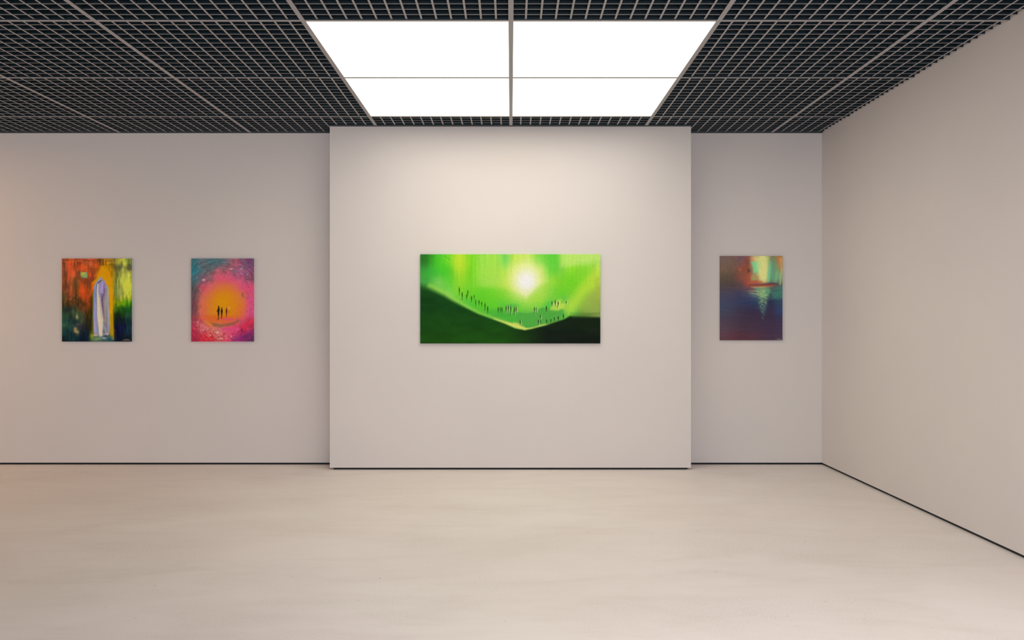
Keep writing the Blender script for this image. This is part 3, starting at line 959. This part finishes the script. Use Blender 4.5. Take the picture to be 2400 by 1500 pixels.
def painting(px0, px1, py0, py1, wall_y, field, light, label, sign=None, depth=0.020):
    """hang a stretched canvas on the wall; light = how bright that wall is lit, to grind the pigments"""
    d = wall_y - depth - 0.001
    X0, X1 = (px0 - 1197.5) * d / F_PX, (px1 - 1197.5) * d / F_PX
    Z1, Z0 = EYE + (749.5 - py0) * d / F_PX, EYE + (749.5 - py1) * d / F_PX
    W, H = X1 - X0, Z1 - Z0
    t = empty('painting', ((X0 + X1) / 2, wall_y, Z0))
    c = field()
    C = np.clip(c.C, 0, 255) / 255.0
    C = np.where(C <= 0.04045, C / 12.92, ((C + 0.055) / 1.055) ** 2.4)
    C = C / np.array(light) - 0.006
    top = np.maximum(C.max(-1, keepdims=True) / 0.96, 1.0)
    C = np.clip(C / top ** 0.7, 0.001, 0.97)
    ny, nx = c.ny, c.nx
    gx, gz = np.meshgrid(np.linspace(-W / 2, W / 2, nx), np.linspace(H, 0, ny))
    co = np.stack([gx, np.full_like(gx, -depth), gz], -1).reshape(-1, 3)
    idx = np.arange(nx * ny).reshape(ny, nx)
    quads = np.stack([idx[:-1, :-1], idx[1:, :-1], idx[1:, 1:], idx[:-1, 1:]], -1).reshape(-1, 4)
    # wrapped edges and back
    rim = np.concatenate([idx[0, :], idx[1:, -1], idx[-1, -2::-1], idx[-2:0:-1, 0]])
    nb = len(co)
    back = co[rim].copy()
    back[:, 1] = -0.001
    co = np.concatenate([co, back])
    m = len(rim)
    a = np.arange(m)
    b2 = (a + 1) % m
    side = np.stack([rim[a], rim[b2], nb + b2, nb + a], -1)
    cols_ = C.reshape(-1, 3)
    cols_ = np.concatenate([cols_, cols_[rim]])
    me = bpy.data.meshes.new('stretched_canvas')
    faces = [tuple(q) for q in quads.tolist()] + [tuple(q) for q in side.tolist()] + [tuple((nb + a[::-1]).tolist())]
    me.from_pydata(co.tolist(), [], faces)
    at = me.color_attributes.new('pigment', 'FLOAT_COLOR', 'POINT')
    at.data.foreach_set('color', np.concatenate([cols_, np.ones((len(cols_), 1))], 1).astype(np.float32).ravel())
    me.materials.append(paint_material('oil_paint'))
    me.update()
    o = bpy.data.objects.new('stretched_canvas', me)
    COL.objects.link(o)
    o.parent = t
    if sign:
        x0, y0, x1, y1 = c.box
        mb = MB()
        for pts in sign:
            for (ax, ay), (bx, by) in zip(pts[:-1], pts[1:]):
                p = np.array([(ax - x0) / (x1 - x0) * W - W / 2, H - (ay - y0) / (y1 - y0) * H])
                q = np.array([(bx - x0) / (x1 - x0) * W - W / 2, H - (by - y0) / (y1 - y0) * H])
                v = q - p
                ln = np.hypot(*v)
                u = v / ln
                nrm = np.array([-u[1], u[0]]) * 0.0007
                p, q = p - u * 0.0006, q + u * 0.0006
                k = len(mb.v)
                for yy in (-depth - 0.0002, -depth - 0.0007):
                    for e in (p - nrm, q - nrm, q + nrm, p + nrm):
                        mb.v.append((e[0], yy, e[1]))
                mb.f += [(k + 4, k + 5, k + 6, k + 7), (k, k + 4, k + 7, k + 3), (k + 1, k + 2, k + 6, k + 5),
                         (k, k + 1, k + 5, k + 4), (k + 3, k + 7, k + 6, k + 2), (k, k + 3, k + 2, k + 1)]
                mb.m += [0] * 6
        s = mb.build('signature', M_INK, t)
        s['label'] = 'pale scribbled signature in the lower right corner'
    tag(t, label, 'painting', 'unframed canvases on the gallery walls')
    return t


SIGN_A = [[(1012, 1352), (1030, 1346), (1044, 1350), (1060, 1342), (1052, 1362)], [(1048, 1352), (1066, 1332), (1072, 1358)],
          [(1074, 1350), (1088, 1330), (1084, 1356), (1098, 1346)], [(1098, 1352), (1106, 1326), (1110, 1354), (1122, 1344)],
          [(1120, 1352), (1130, 1340), (1134, 1360), (1144, 1358)]]
SIGN_B = [[(914, 1346), (930, 1342), (944, 1346)], [(944, 1348), (954, 1332), (958, 1348)], [(958, 1342), (970, 1328), (970, 1346)],
          [(972, 1346), (982, 1334), (986, 1348)], [(986, 1344), (996, 1332), (998, 1348), (1008, 1344)]]

painting(145, 307, 606, 800.5, YB, paint_ghost, (0.66, 0.62, 0.58),
         'unframed painting of pale robed figures between red and dark green, leftmost on the back wall', SIGN_A)
painting(448, 594, 606, 800.5, YB, paint_tunnel, (0.66, 0.62, 0.58),
         'unframed painting of a pink and orange tunnel of light with four tiny figures')
painting(985, 1407, 596, 805, YC, paint_valley, (1.02, 0.97, 0.92),
         'large wide green valley painting with white sun, hung on the projecting middle wall')
painting(1688, 1834, 600, 797.5, YB, paint_sea, (0.72, 0.69, 0.66),
         'unframed painting of a dark sea under a yellow sky, right of the projecting wall', SIGN_B)
